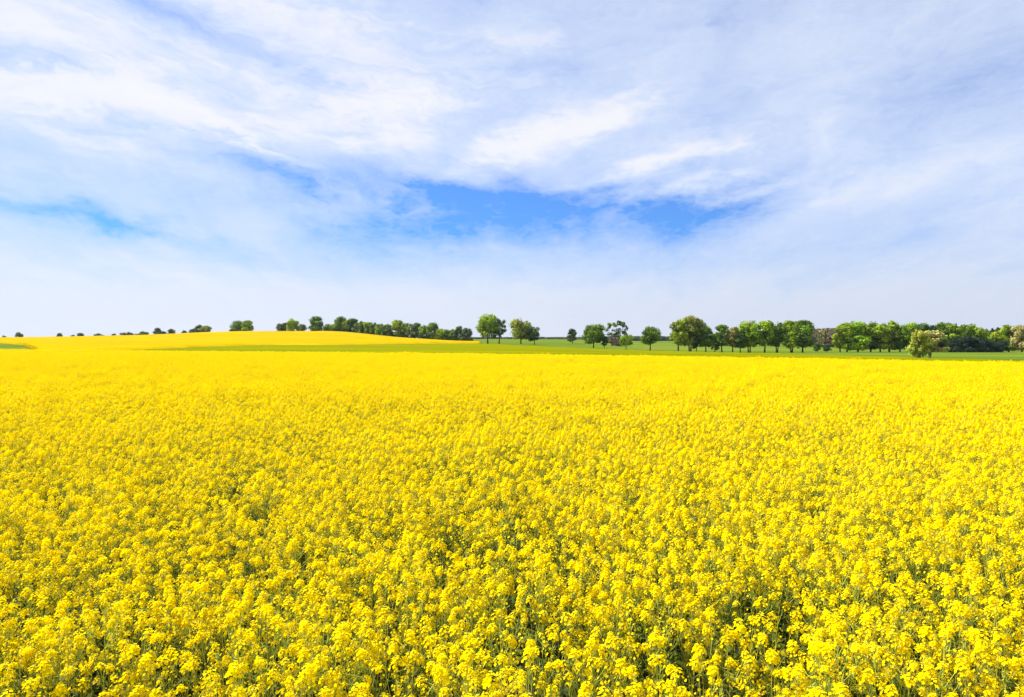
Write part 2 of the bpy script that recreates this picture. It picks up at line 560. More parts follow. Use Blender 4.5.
def flower(S, p, d, r, rnd, simple=False):
    """four petals spread in a shallow cup round direction d"""
    u, w = ortho(d)
    a0 = rnd.random() * 6.28
    if simple:
        c, s_ = math.cos(a0) * r, math.sin(a0) * r
        e1 = u * c + w * s_; e2 = -u * s_ + w * c
        S.quad(p + e1, p + e2 * 0.95 - d * r * 0.3, p - e1, p - e2 + d * r * 0.2, 0)
        return
    for q in range(4):
        a = a0 + q * math.pi / 2 + rnd.uniform(-.15, .15)
        o = u * math.cos(a) + w * math.sin(a); t = -u * math.sin(a) + w * math.cos(a)
        up = rnd.uniform(0.05, 0.35)
        S.quad(p, p + o * r * .62 + t * r * .52 + d * r * up, p + o * r + d * r * (up * .6), p + o * r * .62 - t * r * .52 + d * r * up, 0)


def raceme(S, p, d, rnd, simple, big=1.0, loose=False):
    u, w = ortho(d)
    fr = 1.16 if simple else 1.0
    if loose:                                   # an older spike: few open flowers spaced along the stem
        n = rnd.randint(6, 12); L = rnd.uniform(.07, .15)
        for i in range(n):
            t = (i + rnd.random()) / n; a = i * 2.4 + rnd.random()
            o = u * math.cos(a) + w * math.sin(a)
            flower(S, p + o * rnd.uniform(.012, .034) - d * (L * t), (o + d * .7 + Vector((0, 0, .3))).normalized(),
                   rnd.uniform(.0085, .0115) * fr, rnd, simple)
    else:
        L = rnd.uniform(0.030, 0.060) * big
        n = int(rnd.randint(17, 26) * (0.70 if simple else 1.0))
        for i in range(n):
            t = (i + .5) / n
            a = i * 2.4 + rnd.random() * .6
            rad = (0.007 + 0.025 * math.sqrt(t)) * big * rnd.uniform(.75, 1.25)
            o = u * math.cos(a) + w * math.sin(a)
            q = p + o * rad - d * (L * t)
            dirn = (o * (0.25 + t) + d * (1.1 - .5 * t) + Vector((0, 0, 0.2))).normalized()
            flower(S, q, dirn, rnd.uniform(0.0088, 0.0118) * fr * big, rnd, simple)
    # buds in the middle
    for k in range(2 if simple else 4):
        o = u * rnd.uniform(-.006, .006) + w * rnd.uniform(-.006, .006)
        b = p + o + d * rnd.uniform(0.0, .01)
        S.quad(b + u * .0035, b + w * .0035 + d * .004, b - u * .0035, b - w * .0035 + d * .002, 1)
    # young pods under the open flowers
    if not simple:
        for k in range(rnd.randint(5, 9)):
            a = rnd.random() * 6.28
            o = u * math.cos(a) + w * math.sin(a)
            b = p - d * (L + rnd.uniform(.01, .10))
            e = b + o * .022 + d * .012; g = e + d * .028 + o * .012
            S.quad(b, e + w * .0018, g, e - w * .0018, 2)


def plant(name, seed, simple):
    rnd = random.Random(seed)
    S = Soup()
    H = rnd.uniform(1.24, 1.42)
    lean = Vector((rnd.uniform(-.08, .08), rnd.uniform(-.08, .08), 0))
    top = Vector((0, 0, H)) + lean
    pts = [Vector((0, 0, 0)), lean * .15 + Vector((0, 0, H * .35)), lean * .5 + Vector((0, 0, H * .7)), top - Vector((0, 0, .03))]
    S.tube(pts, [.006, .005, .0035, .0018], 2)
    def P(t):
        i = min(int(t * 3), 2); f = t * 3 - i
        return pts[i].lerp(pts[i + 1], f)
    raceme(S, top, (pts[3] - pts[2]).normalized(), rnd, simple, 1.12)
    nb = rnd.randint(6, 9)
    for b in range(nb):
        t0 = rnd.uniform(.52, .84)
        st = P(t0)
        a = b * 2.4 + rnd.uniform(-.4, .4)
        out = Vector((math.cos(a), math.sin(a), 0))
        reach = rnd.uniform(.07, .20)
        zt = H - rnd.uniform(.0, .34)
        en = Vector((st.x, st.y, 0)) + out * reach + Vector((0, 0, zt))
        mid = st.lerp(en, .5) + out * .03
        S.tube([st, mid, en - Vector((0, 0, .02))], [.0028, .0022, .0015], 2)
        raceme(S, en, ((en - mid).normalized() + Vector((0, 0, .4))).normalized(), rnd, simple, rnd.uniform(.75, 1.08), rnd.random() < .32)
        if rnd.random() < .35:
            a2 = a + rnd.choice((-1, 1)) * .9
            e2 = mid + Vector((math.cos(a2), math.sin(a2), 0)) * .06 + Vector((0, 0, rnd.uniform(.06, .16)))
            S.tube([mid, e2], [.0018, .0012], 2)
            raceme(S, e2, Vector((0, 0, 1)), rnd, simple, .62, rnd.random() < .5)
    # leaves: large low ones, small clasping ones higher
    for l in range(7 if simple else 11):
        t0 = rnd.uniform(.18, .80)
        st = P(t0); a = rnd.random() * 6.28
        out = Vector((math.cos(a), math.sin(a), 0)); sd = Vector((-out.y, out.x, 0))
        L = (1.05 - t0) * .26 * rnd.uniform(.7, 1.2); W = L * .17
        m1 = st + out * L * .5 + Vector((0, 0, L * .25)); e = st + out * L + Vector((0, 0, L * rnd.uniform(-.25, .2)))
        S.quad(st, m1 - sd * W, m1 + Vector((0, 0, -.006)), m1 + sd * W, 3)
        S.quad(m1 - sd * W, e, m1 + sd * W, m1 + Vector((0, 0, -.006)), 3)
    o = mesh_obj(name, np.array([tuple(v) for v in S.v]), np.array(S.f), [M['petal'], M['bud'], M['rape_stem'], M['rape_leaf']],
                 mat_idx=S.m, link=False)
    return o


NEAR_LIMIT, DENS = 18.0, 38.0
plants_near = [plant('rape_plant', 100 + i, False) for i in range(7)]
plants_far = [plant('rape_plant_small', 300 + i, True) for i in range(6)]
near_col = bpy.data.collections.new('rape_plants_near')
far_col = bpy.data.collections.new('rape_plants_far')
for o in plants_near: near_col.objects.link(o)
for o in plants_far: far_col.objects.link(o)


def crop_points():
    step = 1 / math.sqrt(DENS)
    ys = np.arange(-2.0, 125, step)
    PX, PY = [], []
    for y in ys:
        half = max(y, 0) * 0.93 + 4.0
        n_ = int(2 * half / step)
        xs = np.linspace(-half, half, n_)
        PX.append(xs); PY.append(np.full(n_, y))
    x = np.concatenate(PX); y = np.concatenate(PY)
    x = x + rng.uniform(-.6, .6, len(x)) * step; y = y + rng.uniform(-.6, .6, len(y)) * step
    k = (y < edge_y(x) + (fbm(x * .8, y * .8, 50) - .5) * 0.5) & (x > -118)
    x, y = x[k], y[k]
    dist = np.hypot(x, y)
    big = fbm(x * 0.35 + 31, y * 0.35 + 7, 1)          # patches some metres wide
    small = fbm(x * 3.4 + 5, y * 3.4 + 3, 9, 3)        # gaps between single plants
    keep = rng.random(len(x)) < np.clip(0.30 + (small - 0.34) * 4.0, 0.16, 1)
    # keep the lens free of flowers
    keep &= ~((np.abs(x) < 0.5) & (y > -.6) & (y < 0.9))
    x, y, big, small, dist = [q[keep] for q in (x, y, big, small, dist)]
    scl = 0.97 + (big - .5) * 0.20 + (small - .5) * 0.22 + rng.normal(0, .045, len(x))
    scl = scl + (fbm(x * .9 + 3, y * .9, 70, 3) - .5) * .34 * np.clip((dist - 12) / 25, 0, 1)
    calm = np.clip((edge_y(x) - y) / 6, .25, 1)           # the far rows stand even
    scl = 0.97 + (scl - 0.97) * calm
    return x, y, np.clip(scl, .68, 1.16), dist


def geo_instancer(obj, coll, count):
    ng = bpy.data.node_groups.new('scatter_' + obj.name, 'GeometryNodeTree')
    ng.interface.new_socket('Geometry', in_out='INPUT', socket_type='NodeSocketGeometry')
    ng.interface.new_socket('Geometry', in_out='OUTPUT', socket_type='NodeSocketGeometry')
    N = ng.nodes; Lk = ng.links
    gi = N.new('NodeGroupInput'); go = N.new('NodeGroupOutput')
    def attr(nm, ty):
        a = N.new('GeometryNodeInputNamedAttribute'); a.data_type = ty; a.inputs[0].default_value = nm
        return a.outputs[0]
    ci = N.new('GeometryNodeCollectionInfo'); ci.inputs[0].default_value = coll
    ci.inputs['Separate Children'].default_value = True; ci.inputs['Reset Children'].default_value = True
    ip = N.new('GeometryNodeInstanceOnPoints')
    ip.inputs['Pick Instance'].default_value = True
    Lk.new(gi.outputs[0], ip.inputs['Points'])
    Lk.new(ci.outputs[0], ip.inputs['Instance'])
    Lk.new(attr('idx', 'INT'), ip.inputs['Instance Index'])
    Lk.new(attr('rot', 'FLOAT_VECTOR'), ip.inputs['Rotation'])
    Lk.new(attr('scl', 'FLOAT_VECTOR'), ip.inputs['Scale'])
    Lk.new(ip.outputs[0], go.inputs[0])
    md = obj.modifiers.new('scatter', 'NODES'); md.node_group = ng


def scatter(name, x, y, z, scl, coll, n_var, label, cat):
    n_ = len(x)
    me = bpy.data.meshes.new(name)
    me.vertices.add(n_)
    me.vertices.foreach_set('co', np.stack([x, y, z], 1).astype(np.float32).ravel())
    a = me.attributes.new('idx', 'INT', 'POINT'); a.data.foreach_set('value', rng.integers(0, n_var, n_).astype(np.int32))
    a = me.attributes.new('rot', 'FLOAT_VECTOR', 'POINT')
    rot = np.stack([rng.normal(0, .07, n_), rng.normal(0, .07, n_), rng.uniform(0, 6.283, n_)], 1)
    a.data.foreach_set('vector', rot.astype(np.float32).ravel())
    a = me.attributes.new('scl', 'FLOAT_VECTOR', 'POINT')
    s3 = np.stack([np.full(n_, .90), np.full(n_, .90), scl], 1)
    a.data.foreach_set('vector', s3.astype(np.float32).ravel())
    o = bpy.data.objects.new(name, me); C.objects.link(o)
    geo_instancer(o, coll, n_var)
    return tag(o, label, cat, kind='stuff')


def build_crop():
    x, y, scl, dist = crop_points()
    z = np.zeros(len(x)) + 0.0
    nr = dist < NEAR_LIMIT + rng.uniform(-6, 8, len(x))
    a, b = scatter, None
    scatter('rapeseed_crop', x[nr], y[nr], z[nr], scl[nr], near_col, len(plants_near),
            'dense yellow flowering rapeseed with green stems and pods filling the foreground', 'rapeseed crop')
    f = ~nr
    scatter('rapeseed_crop', x[f], y[f], z[f], scl[f], far_col, len(plants_far),
            'yellow flowering rapeseed of the middle distance reaching to the field edge', 'rapeseed crop')
    print('rape plants', nr.sum(), f.sum())
    # bare soil under the crop, a sheet just above the flat ground
    xs = np.linspace(-118, 80, 120)
    top = np.minimum(edge_y(xs), 1e9)
    v = []; 
    for xx, yy in zip(xs, top): v += [(xx, -30, .012), (xx, min(yy, 59.5) if xx > -60 else yy, .012)]
    fc = [(2 * i, 2 * i + 2, 2 * i + 3, 2 * i + 1) for i in range(len(xs) - 1)]
    tag(mesh_obj('soil', v, fc, M['soil']), kind='structure')


build_crop()


# ------------------------------------------------------------------ trees
def crown_mesh(parent, rnd, h, w, base, leaf, kind='round', density=1.0, name='crown', gap=0.25):
    """leaf-clump cloud: many small faces on irregular sub-clumps, crown spans z base..h, width w"""
    r = np.random.default_rng(rnd.randint(0, 10 ** 9))
    ch = h - base
    ncl = {'round': 34, 'open': 22, 'bush': 26, 'cone': 22, 'willow': 26}[kind]
    ncl = int(ncl * (1 + 0.25 * (w > 8)))
    cents, rads = [], []
    for i in range(ncl * 3):
        t = rnd.random()
        an = rnd.random() * 6.283
        if kind == 'cone':
            zz = base + ch * t; rr = w / 2 * (1 - t) ** .8 * .8 * math.sqrt(rnd.random())
        else:
            # profile of a broadleaf crown, widest at 45 %
            zz = base + ch * (0.08 + .84 * t)
            mid_, sp_ = (.12, .92) if kind == 'bush' else (.42, .64)
            prof = math.sqrt(max(0, 1 - ((t - mid_) / sp_) ** 2))
            rr = w / 2 * prof * .84 * math.sqrt(rnd.uniform(.12, 1))
        cr = rnd.uniform(.13, .24) * min(w, ch * 1.15) * (0.75 if kind == 'open' else 1)
        c = np.array([math.cos(an) * rr, math.sin(an) * rr, zz])
        c[2] = min(c[2], h - cr * .75); c[2] = max(c[2], base + cr * .5)
        cents.append(c); rads.append(cr * (1 if kind == 'bush' else .92))
        if len(cents) >= ncl: break
    V, T_ = [], []
    leaf_s = max(0.16, min(0.42, h * 0.028))
    for c, cr in zip(cents, rads):
        nl = int(95 * density * (cr / leaf_s / 3.2) ** 2 * .8) + 18
        d = r.normal(size=(nl, 3)); d /= np.linalg.norm(d, axis=1)[:, None]
        rad = cr * r.uniform(.45, 1.08, nl) ** .6
        # lumpy surface
        lump = 1 + .30 * np.sin(d[:, 0] * 5 + c[0] * 3) * np.sin(d[:, 1] * 6 + c[2]) + .15 * np.sin(d[:, 2] * 9)
        p = c + d * (rad * lump)[:, None] * np.array([1, 1, .82])
        if kind == 'willow':
            p[:, 2] -= np.abs(r.normal(0, .07, nl)) * ch
            p[:, 2] = np.maximum(p[:, 2], base * .6)
        nrm = d + r.normal(0, .55, (nl, 3)) + np.array([0, 0, .3]); nrm /= np.linalg.norm(nrm, axis=1)[:, None]
        a = np.cross(nrm, r.normal(size=(nl, 3))); a /= np.linalg.norm(a, axis=1)[:, None] + 1e-9
        b = np.cross(nrm, a)
        s = leaf_s * r.uniform(.55, 1.25, nl)[:, None]
        q = np.stack([p + a * s, p + b * s * .7, p - a * s * .9, p - b * s * .75], 1)
        V.append(q.reshape(-1, 3))
        tone = rnd.uniform(.50, 1.50) if leaf not in ('willow', 'beige') else rnd.uniform(.78, 1.2)
        warm = rnd.uniform(-.10, .12)
        tn = np.repeat((tone * r.uniform(.82, 1.2, nl))[:, None], 4, 0)
        T_.append(np.hstack([tn * (1 + warm), tn, tn * (1 - warm * .5), np.ones_like(tn)]))
    V = np.vstack(V); T_ = np.vstack(T_)
    # bring the crown to its measured height and spread
    V[:, 2] = base + (V[:, 2] - base) * (h - base) / (np.percentile(V[:, 2], 99.7) - base)
    V[:, :2] *= (w / 2) / np.percentile(np.abs(V[:, 0]), 98.5)
    f = np.arange(len(V)).reshape(-1, 4)
    return mesh_obj(name, V, f, M['leaf_' + leaf], parent, tint=T_)


def trunk_mesh(parent, rnd, h, w, base, mat, stems=1, lean=0.0, thick=1.0, open_=False):
    T = Tubes(7)
    for s in range(stems):
        a = rnd.random() * 6.28
        ox = (s - (stems - 1) / 2) * h * .055
        r0 = h * .022 * thick * (0.8 if stems > 1 else 1)
        tip = Vector((ox * 2.2 + lean * h, rnd.uniform(-.03, .03) * h, h * .72))
        pts = []
        for k in range(6):
            t = k / 5
            p = Vector((ox, 0, -.25)).lerp(tip, t)
            p.x += math.sin(t * 4 + a) * h * .012; p.y += math.cos(t * 5 + a) * h * .012
            pts.append(p)
        T.add(pts, [r0 * 1.5, r0 * 1.05, r0 * .85, r0 * .6, r0 * .35, r0 * .12])
        nl = 7 if not open_ else 11
        for j in range(nl):
            t = rnd.uniform(.30, .95); i = min(int(t * 5), 4)
            st = pts[i].lerp(pts[i + 1], t * 5 - i)
            if st.z < base * .75: st = pts[2].copy()
            an = j * 2.4 + rnd.random()
            reach = w * .34 * rnd.uniform(.6, 1.1)
            en = st + Vector((math.cos(an) * reach, math.sin(an) * reach, reach * rnd.uniform(.5, 1.2)))
            en.z = min(en.z, h * .93)
            md = st.lerp(en, .5) + Vector((0, 0, -reach * .08))
            T.add([st, md, en], [r0 * .40, r0 * .26, r0 * .08])
    return mesh_obj('trunk', np.array(T.v), np.array(T.f), mat, parent, smooth=True)


def place(px, Y):
    x = U(px) * Y
    return x, Y, gz(x, Y)


def top_h(Y, z, top):
    return (HOR - top) / F * Y + EYE - z


def tree(px, top, wpx, Y, leaf, label, kind='round', clear=0.24, group=None, name='tree', cat='tree', stems=1, bark='bark', density=1.0,
         lean=0.0, thick=1.0, dz=0.0, second=None):
    x, y, z = place(px, Y)
    z += dz
    h = max(top_h(Y, z, top), 0.8)
    w = wpx / F * Y
    rnd = random.Random(int(px * 37) + 5)
    t = empty(name, (x, y, z), label, cat, group)
    b = h * clear
    trunk_mesh(t, rnd, h, w, b, M[bark], stems, lean, thick, kind == 'open')
    c = crown_mesh(t, rnd, h, w, b, leaf, kind, density)
    if lean: c.location.x = lean * h * .55
    if second:                                     # part of the crown in other leaf
        lf, frac, dx = second
        c2 = crown_mesh(t, rnd, h * 1.005, w * frac, h * .55, lf, kind, density)
        c2.location.x = dx * w
    return t


# skyline bushes and trees on the crest of the hill: px, top, width, leaf, label, clear, name
G1 = 'bushes and trees along the crest of the yellow hill'
crest = [
    (4, 335.6, 4, 'grey', 'tiny grey dot of a bush at the far left end of the skyline', 'bush'),
    (19.5, 332.3, 6.5, 'grey', 'round grey-green bush alone on the skyline near the left edge of the field', 'bush'),
    (59.5, 333.0, 5.5, 'grey', 'small round grey bush midway between the lone left bush and the low wide ones', 'bush'),
    (73, 334.8, 4, 'grey', 'very small low bush just left of a rounded bush on the yellow crest', 'bush'),
    (80, 333.0, 7.5, 'dark', 'rounded dark bush with a tiny low bush at its left foot on the crest', 'bush'),
    (99.5, 333.4, 10, 'dark', 'low wide dark bush shaped like a flat dome on the yellow crest', 'bush'),
    (114, 333.5, 4, 'grey', 'tiny bush directly left of the longest low thicket on the crest', 'bush'),
    (123, 332.6, 9, 'grey', 'left half of the longest low thicket on the crest', 'bush'),
    (129.5, 332.2, 7, 'grey', 'right and slightly taller half of the longest low thicket on the crest', 'bush'),
    (136, 333.6, 3, 'grey', 'smallest low bush between the long thicket and a flat dark bush', 'bush'),
    (144, 331.3, 9.5, 'dark', 'flat dark bush left of the pointed grey bush on the crest', 'bush'),
    (157.5, 327.8, 7, 'grey', 'pointed dome of a grey-green bush with a low dark bush at its right foot', 'bush'),
    (164, 331.2, 6, 'dark', 'low dark bush at the right foot of the pointed grey-green bush', 'bush'),
    (172, 329.0, 7, 'grey', 'rounded grey bush alone right of the pointed bush pair', 'bush'),
    (184.5, 330.4, 5, 'dark', 'small low dark bush left of the clump with a pale round bush', 'bush'),
    (193.5, 328.5, 8, 'dark', 'low dark bush leaning on the left side of the skyline clump', 'bush'),
    (199, 324.8, 8, 'dark', 'taller dark bush behind the pale round bush of the skyline clump', 'bush'),
    (205.5, 325.8, 10, 'olive', 'pale grey-olive round bush at the right of the skyline clump', 'bush'),
    (233.5, 328.5, 8, 'dark', 'low dark bush at the left foot of the two-lobed green tree clump', 'bush'),
    (239, 321.0, 12.5, 'green', 'dark green left tree of the two-lobed clump alone on the crest', 'tree'),
    (247.5, 320.5, 10, 'fresh', 'fresher green right tree of the two-lobed clump alone on the crest', 'tree'),
    (280.5, 323.6, 8, 'grey', 'small grey-green tree at the left end of the crest group of four', 'tree'),
    (285.5, 322.8, 7, 'dark', 'small dark tree second from left in the crest group of four', 'tree'),
    (293, 318.8, 12, 'fresh', 'tallest and brightest green tree of the crest group of four', 'tree'),
    (302, 324.2, 9, 'grey', 'low greyish tree at the right end of the crest group of four', 'tree'),
    (316.5, 316.5, 12.5, 'green', 'tall rounded green tree standing alone just left of the long tree row', 'tree'),
]
for px, top, w, lf, lb, nm in crest:
    low = top > 328
    tree(px, top, w * 1.03, 530 + (px * 7 % 23), lf, lb, 'bush' if low else 'round', 0.02, G1, nm, nm, density=1.15)

# the row descending along the far edge of the yellow hill
G2 = 'tree row running down the far edge of the yellow hill'
row = [
    (327.5, 324.0, 7, 'green', 'small green bushy tree that starts the long row at its left end'),
    (333.5, 323.8, 7, 'fresh', 'small fresh green tree at the left foot of the tallest tree of the long row'),
    (341, 316.8, 11, 'green', 'tallest tree of the long row, dark dome near its left end'),
    (346.5, 320.0, 8, 'lime', 'light green tree squeezed between the two tallest crowns of the long row'),
    (352.5, 318.6, 9.5, 'dark', 'second tallest crown near the left end of the long row, dark grey-green'),
    (357.5, 322.8, 6.5, 'fresh', 'bright slim tree right of the second tallest crown of the long row'),
    (362.5, 321.2, 8, 'green', 'broad green crown just right of the bright slim tree in the long row'),
    (368, 322.0, 7, 'fresh', 'slim fresh green tree before the even middle part of the long row'),
    (373.5, 323.0, 8, 'green', 'dark green crown opening the even middle part of the long row'),
    (380, 323.8, 8, 'fresh', 'fresh green crown in the even middle part of the long row'),
    (386, 324.4, 8, 'green', 'mid green crown left of the lowest dark tree in the row middle'),
    (391, 325.3, 7.5, 'dark', 'lowest and darkest tree in the middle of the long row'),
    (398, 320.2, 11, 'lime', 'tall yellow-green tree rising above the middle of the long row'),
    (405.5, 323.2, 8, 'green', 'green crown leaning on the tall yellow-green tree from the right'),
    (411, 323.8, 7, 'olive', 'olive slim crown second right of the tall yellow-green tree'),
    (416, 322.8, 8.5, 'dark', 'dark rounded crown midway between the yellow-green tree and the pointed one'),
    (423, 325.5, 8, 'fresh', 'low fresh green crown at the left foot of the pointed dark green tree'),
    (432, 322.8, 11, 'green', 'pointed dark green tree rising out of the right half of the long row'),
    (440, 328.8, 9, 'lime', 'low light green tree right of the pointed dark green tree'),
    (447.5, 329.6, 8, 'green', 'low dark green tree opening the last clump of the long row'),
    (453.5, 329.4, 8, 'green', 'second low tree of the last clump of the long row'),
    (459.5, 326.2, 8, 'dark', 'tallest crown of the last clump at the right end of the long row'),
    (466.5, 328.0, 9.5, 'grey', 'grey-green open crown that ends the long row at its right'),
]
for i, (px, top, w, lf, lb) in enumerate(row):
    Yr = float(np.interp(px, [325, 350, 410, 470], [512, 500, 462, 436]))
    tree(px, top, w * 1.2, Yr, lf, lb, 'round', 0.05, G2, density=1.2, bark='bark_pale' if i % 3 else 'bark')


def row_hedge():
    """low undergrowth that runs under the whole descending row"""
    r_ = np.random.default_rng(21)
    V, T_ = [], []
    for k in range(150):
        px = r_.uniform(325, 471)
        Yh = float(np.interp(px, [325, 350, 410, 470], [511, 499, 461, 435])) + r_.normal(0, 1.0)
        x, y, z = place(px, Yh)
        cr = r_.uniform(1.3, 2.3)
        nl = 60
        d = r_.normal(size=(nl, 3)); d /= np.linalg.norm(d, axis=1)[:, None]
        p = np.array([x, y, z + cr * .7]) + d * cr * r_.uniform(.5, 1.05, nl)[:, None]
        nr = d + r_.normal(0, .6, (nl, 3)); nr /= np.linalg.norm(nr, axis=1)[:, None]
        a = np.cross(nr, r_.normal(size=(nl, 3))); a /= np.linalg.norm(a, axis=1)[:, None]; b = np.cross(nr, a)
        V.append(np.stack([p + a * .5, p + b * .35, p - a * .5, p - b * .35], 1).reshape(-1, 3))
        tn = np.full((nl * 4, 1), r_.uniform(.7, 1.3)); warm = r_.uniform(0, .5)
        T_.append(np.hstack([tn * (1 + warm), tn, tn, np.ones_like(tn)]))
    V = np.vstack(V)
    V0 = V.mean(0); V0[2] = V[:, 2].min()
    o = mesh_obj('hedge', V - V0, np.arange(len(V)).reshape(-1, 4), M['leaf_dark'], tint=np.vstack(T_))
    o.location = V0
    tag(o, 'low dark hedge of undergrowth running under the long tree row on the hill edge', 'hedge')


row_hedge()

# single trees on the green meadow in the middle
G3 = 'single trees on the green meadow'
tree(488, 314.5, 22, 366, 'fresh', 'tall wide green tree, left and brighter of the close pair', 'round', .20, G3)
tree(499, 318.5, 15, 364, 'dark', 'dark bluish tree pressed against the right of the tallest meadow tree', 'open', .22, G3, density=1.1)
tree(521, 319.5, 20, 366, 'olive', 'broad olive tree with gaps in its crown and a smaller dark tree at its right', 'round', .22, G3, density=.8)
tree(534.5, 327, 12, 362, 'dark', 'smaller pointed dark tree touching the broad olive tree from the right', 'round', .22, G3)
tree(572.5, 328.8, 9.5, 450, 'dark', 'small narrow dark tree alone in the wide gap of the meadow', 'round', .08, G3, density=1.1)
tree(593.5, 324.6, 20, 330, 'green', 'rounded green tree left of the tall airy double tree', 'round', .20, G3, density=1.1)
tree(604.5, 336, 7, 328, 'dark', 'low dark tree under the right side of the rounded green tree', 'round', .2, G3)
tree(612, 322.5, 12, 440, 'green', 'airy left one of the tall thin twin trees with sky showing through', 'open', .30, G3, density=.65)
tree(621, 320.8, 13, 442, 'dark', 'airy darker right one of the tall thin twin trees behind the small light tree', 'open', .32, G3, density=.6)
tree(626, 334.5, 12.5, 322, 'fresh', 'small light green tree standing in front of the airy twin trees', 'round', .30, G3)
tree(650.5, 327, 18.5, 326, 'green', 'evenly round green tree alone between the twin trees and the long group', 'round', .26, G3)
tree(616, 337.6, 16, 446, 'purple', 'low brown thicket under the airy twin trees', 'bush', .03, G3, name='bush', cat='bush')

# the long group right of the middle
G4 = 'group of tall trees right of the middle'
g4 = [
    (678, 320.2, 15, 'lime', 'yellow-green tree at the left end of the tall group', .25, 1, None),
    (690, 316.8, 21, 'olive', 'tallest tree of the tall group with a pale bronze top', .24, 2, ('bronze', .9, .08)),
    (696.5, 333, 9, 'dark', 'short dark tree under the right side of the bronze-topped tree', .12, 1, None),
    (705.5, 325.8, 16, 'green', 'round mid green tree right of the bronze-topped tree', .25, 1, None),
    (715, 333.5, 8.5, 'lime', 'short bright yellow-green tree in front of the gap in the tall group', .12, 1, None),
    (722, 324.8, 13, 'green', 'slim upright green tree behind the short yellow-green one', .24, 1, None),
    (733, 327.0, 13, 'bronze', 'brownish-leaved tree low among the green ones of the tall group', .24, 1, None),
    (740.5, 329.0, 11, 'dark', 'dark lower tree between the brownish one and the first big dome', .24, 1, None),
    (749, 321.6, 21, 'fresh', 'first big domed crown of the tall group counted from the brownish tree', .24, 2, None),
    (764.5, 321.2, 18, 'fresh', 'second big domed crown standing in the middle of the three domes', .24, 1, None),
    (777, 323.0, 15, 'green', 'narrower crown tucked between the second dome and the widest dome', .24, 2, None),
    (791.5, 321.0, 19, 'fresh', 'left half of the widest dome at the right end of the tall group', .22, 2, None),
    (803, 320.8, 21, 'green', 'dark-sided right half of the widest dome, last tree of the tall group', .22, 1, None),
]
for i, (px, top, w, lf, lb, cl, st, sec) in enumerate(g4):
    Yg = 300 + (i * 5 % 7) - 3
    tree(px, top, w * 1.12, Yg, lf, lb, 'round', cl * .8, G4, stems=st, second=sec, density=1.15)

# small dark bushes under the purple wood
tree(817.5, 343.5, 7, 330, 'dark', 'left of two small dark bushes below the purple-brown wood', 'bush', .12, 'small dark bushes below the wood', 'bush', 'bush')
tree(827, 344.2, 7, 330, 'dark', 'right of two small dark bushes below the purple-brown wood', 'bush', .12, 'small dark bushes below the wood', 'bush', 'bush')

# right-hand wood edge
G5 = 'trees along the right-hand wood edge'
g5 = [
    (840, 326.0, 11, 'lime', 'small yellow-green tree that opens the right wood edge', .18),
    (847.5, 323.2, 14, 'fresh', 'fresh green tree second in the right wood edge', .16),
    (858, 322.0, 18, 'fresh', 'broad bright green tree, highest near the left of the right wood edge', .16),
    (871, 323.0, 15, 'green', 'deep green tree right of the broad bright one in the wood edge', .16),
    (880, 324.6, 12, 'lime', 'light green crown between two deep green ones in the wood edge', .16),
    (889.5, 321.8, 15, 'fresh', 'high bright crown halfway to the lone willow in front', .16),
    (900, 325.2, 13, 'green', 'lower green crown left behind the lone willow', .16),
    (911.5, 323.2, 15, 'fresh', 'bright domed crown rising just behind the left side of the willow', .16),
    (925, 323.8, 14, 'dark', 'dark crown rising straight behind the lone willow', .14),
    (934, 325.6, 10, 'dark', 'narrow dark crown behind the beige side of the willow', .14),
    (943.5, 323.0, 15, 'green', 'high rounded crown just right of the willow', .14),
    (954.5, 324.6, 14, 'fresh', 'bright crown second to the right of the willow', .10),
    (967, 324.6, 15, 'green', 'dome with a dark grey cap above the dark thicket', .10),
    (978, 327.8, 13, 'fresh', 'sloping bright crown right of the grey-capped dome', .08),
    (988, 330.2, 13, 'green', 'lower green crown in the dip of the right wood edge', .08),
    (998, 332.0, 13, 'lime', 'lowest bright yellow-green crown in the dip of the right wood edge', .08),
    (1009, 325.4, 14, 'fresh', 'tall bright green tree left of the beige tree at the right border', .06),
    (1022, 325.6, 15, 'beige', 'beige-brown leafing tree at the right border of the view', .08),
]
for i, (px, top, w, lf, lb, cl) in enumerate(g5):
    tree(px, top, w * 1.3, 316 + (i * 5 % 9), lf, lb, 'round', cl * .6, G5, density=1.35)
thick = [
    (946, 347, 7, 'olive', 'small pale green shrub at the left end of the dark thicket'),
    (957, 338.0, 13, 'deep', 'dark shrub below the second bright crown right of the willow'),
    (968, 336.0, 15, 'deep', 'tallest dark shrub of the thicket below the grey-capped dome'),
    (980, 337.5, 14, 'deep', 'broad dark shrub in the middle of the thicket'),
    (991, 340.5, 13, 'deep', 'lower dark shrub under the dip of the wood edge'),
    (1001, 341.0, 11, 'deep', 'last dark shrub beside the tall bright tree at the right'),
]
for px, top, w, lf, lb in thick:
    tree(px, top, w * 1.15, 309, lf, lb, 'bush', .02, 'dark shrubs at the foot of the wood edge', 'bush', 'bush', density=1.1)

# the lone willow pair in front of the wood edge
def willow():
    tree(919, 330.8, 19, 108, 'willow', 'olive green round willow standing nearest, in front of the wood edge', 'willow', .18, 'willow pair at the strip',
         'willow', 'willow tree', bark='bark_pale', stems=2, thick=2.0, lean=0.03, density=2.0)
    tree(928, 330.8, 18, 109.5, 'beige', 'beige sparse willow leaning right out of the olive one', 'round', .26, 'willow pair at the strip',
         'willow', 'willow tree', bark='bark_pale', stems=1, thick=2.2, lean=.24, density=1.5)


willow()


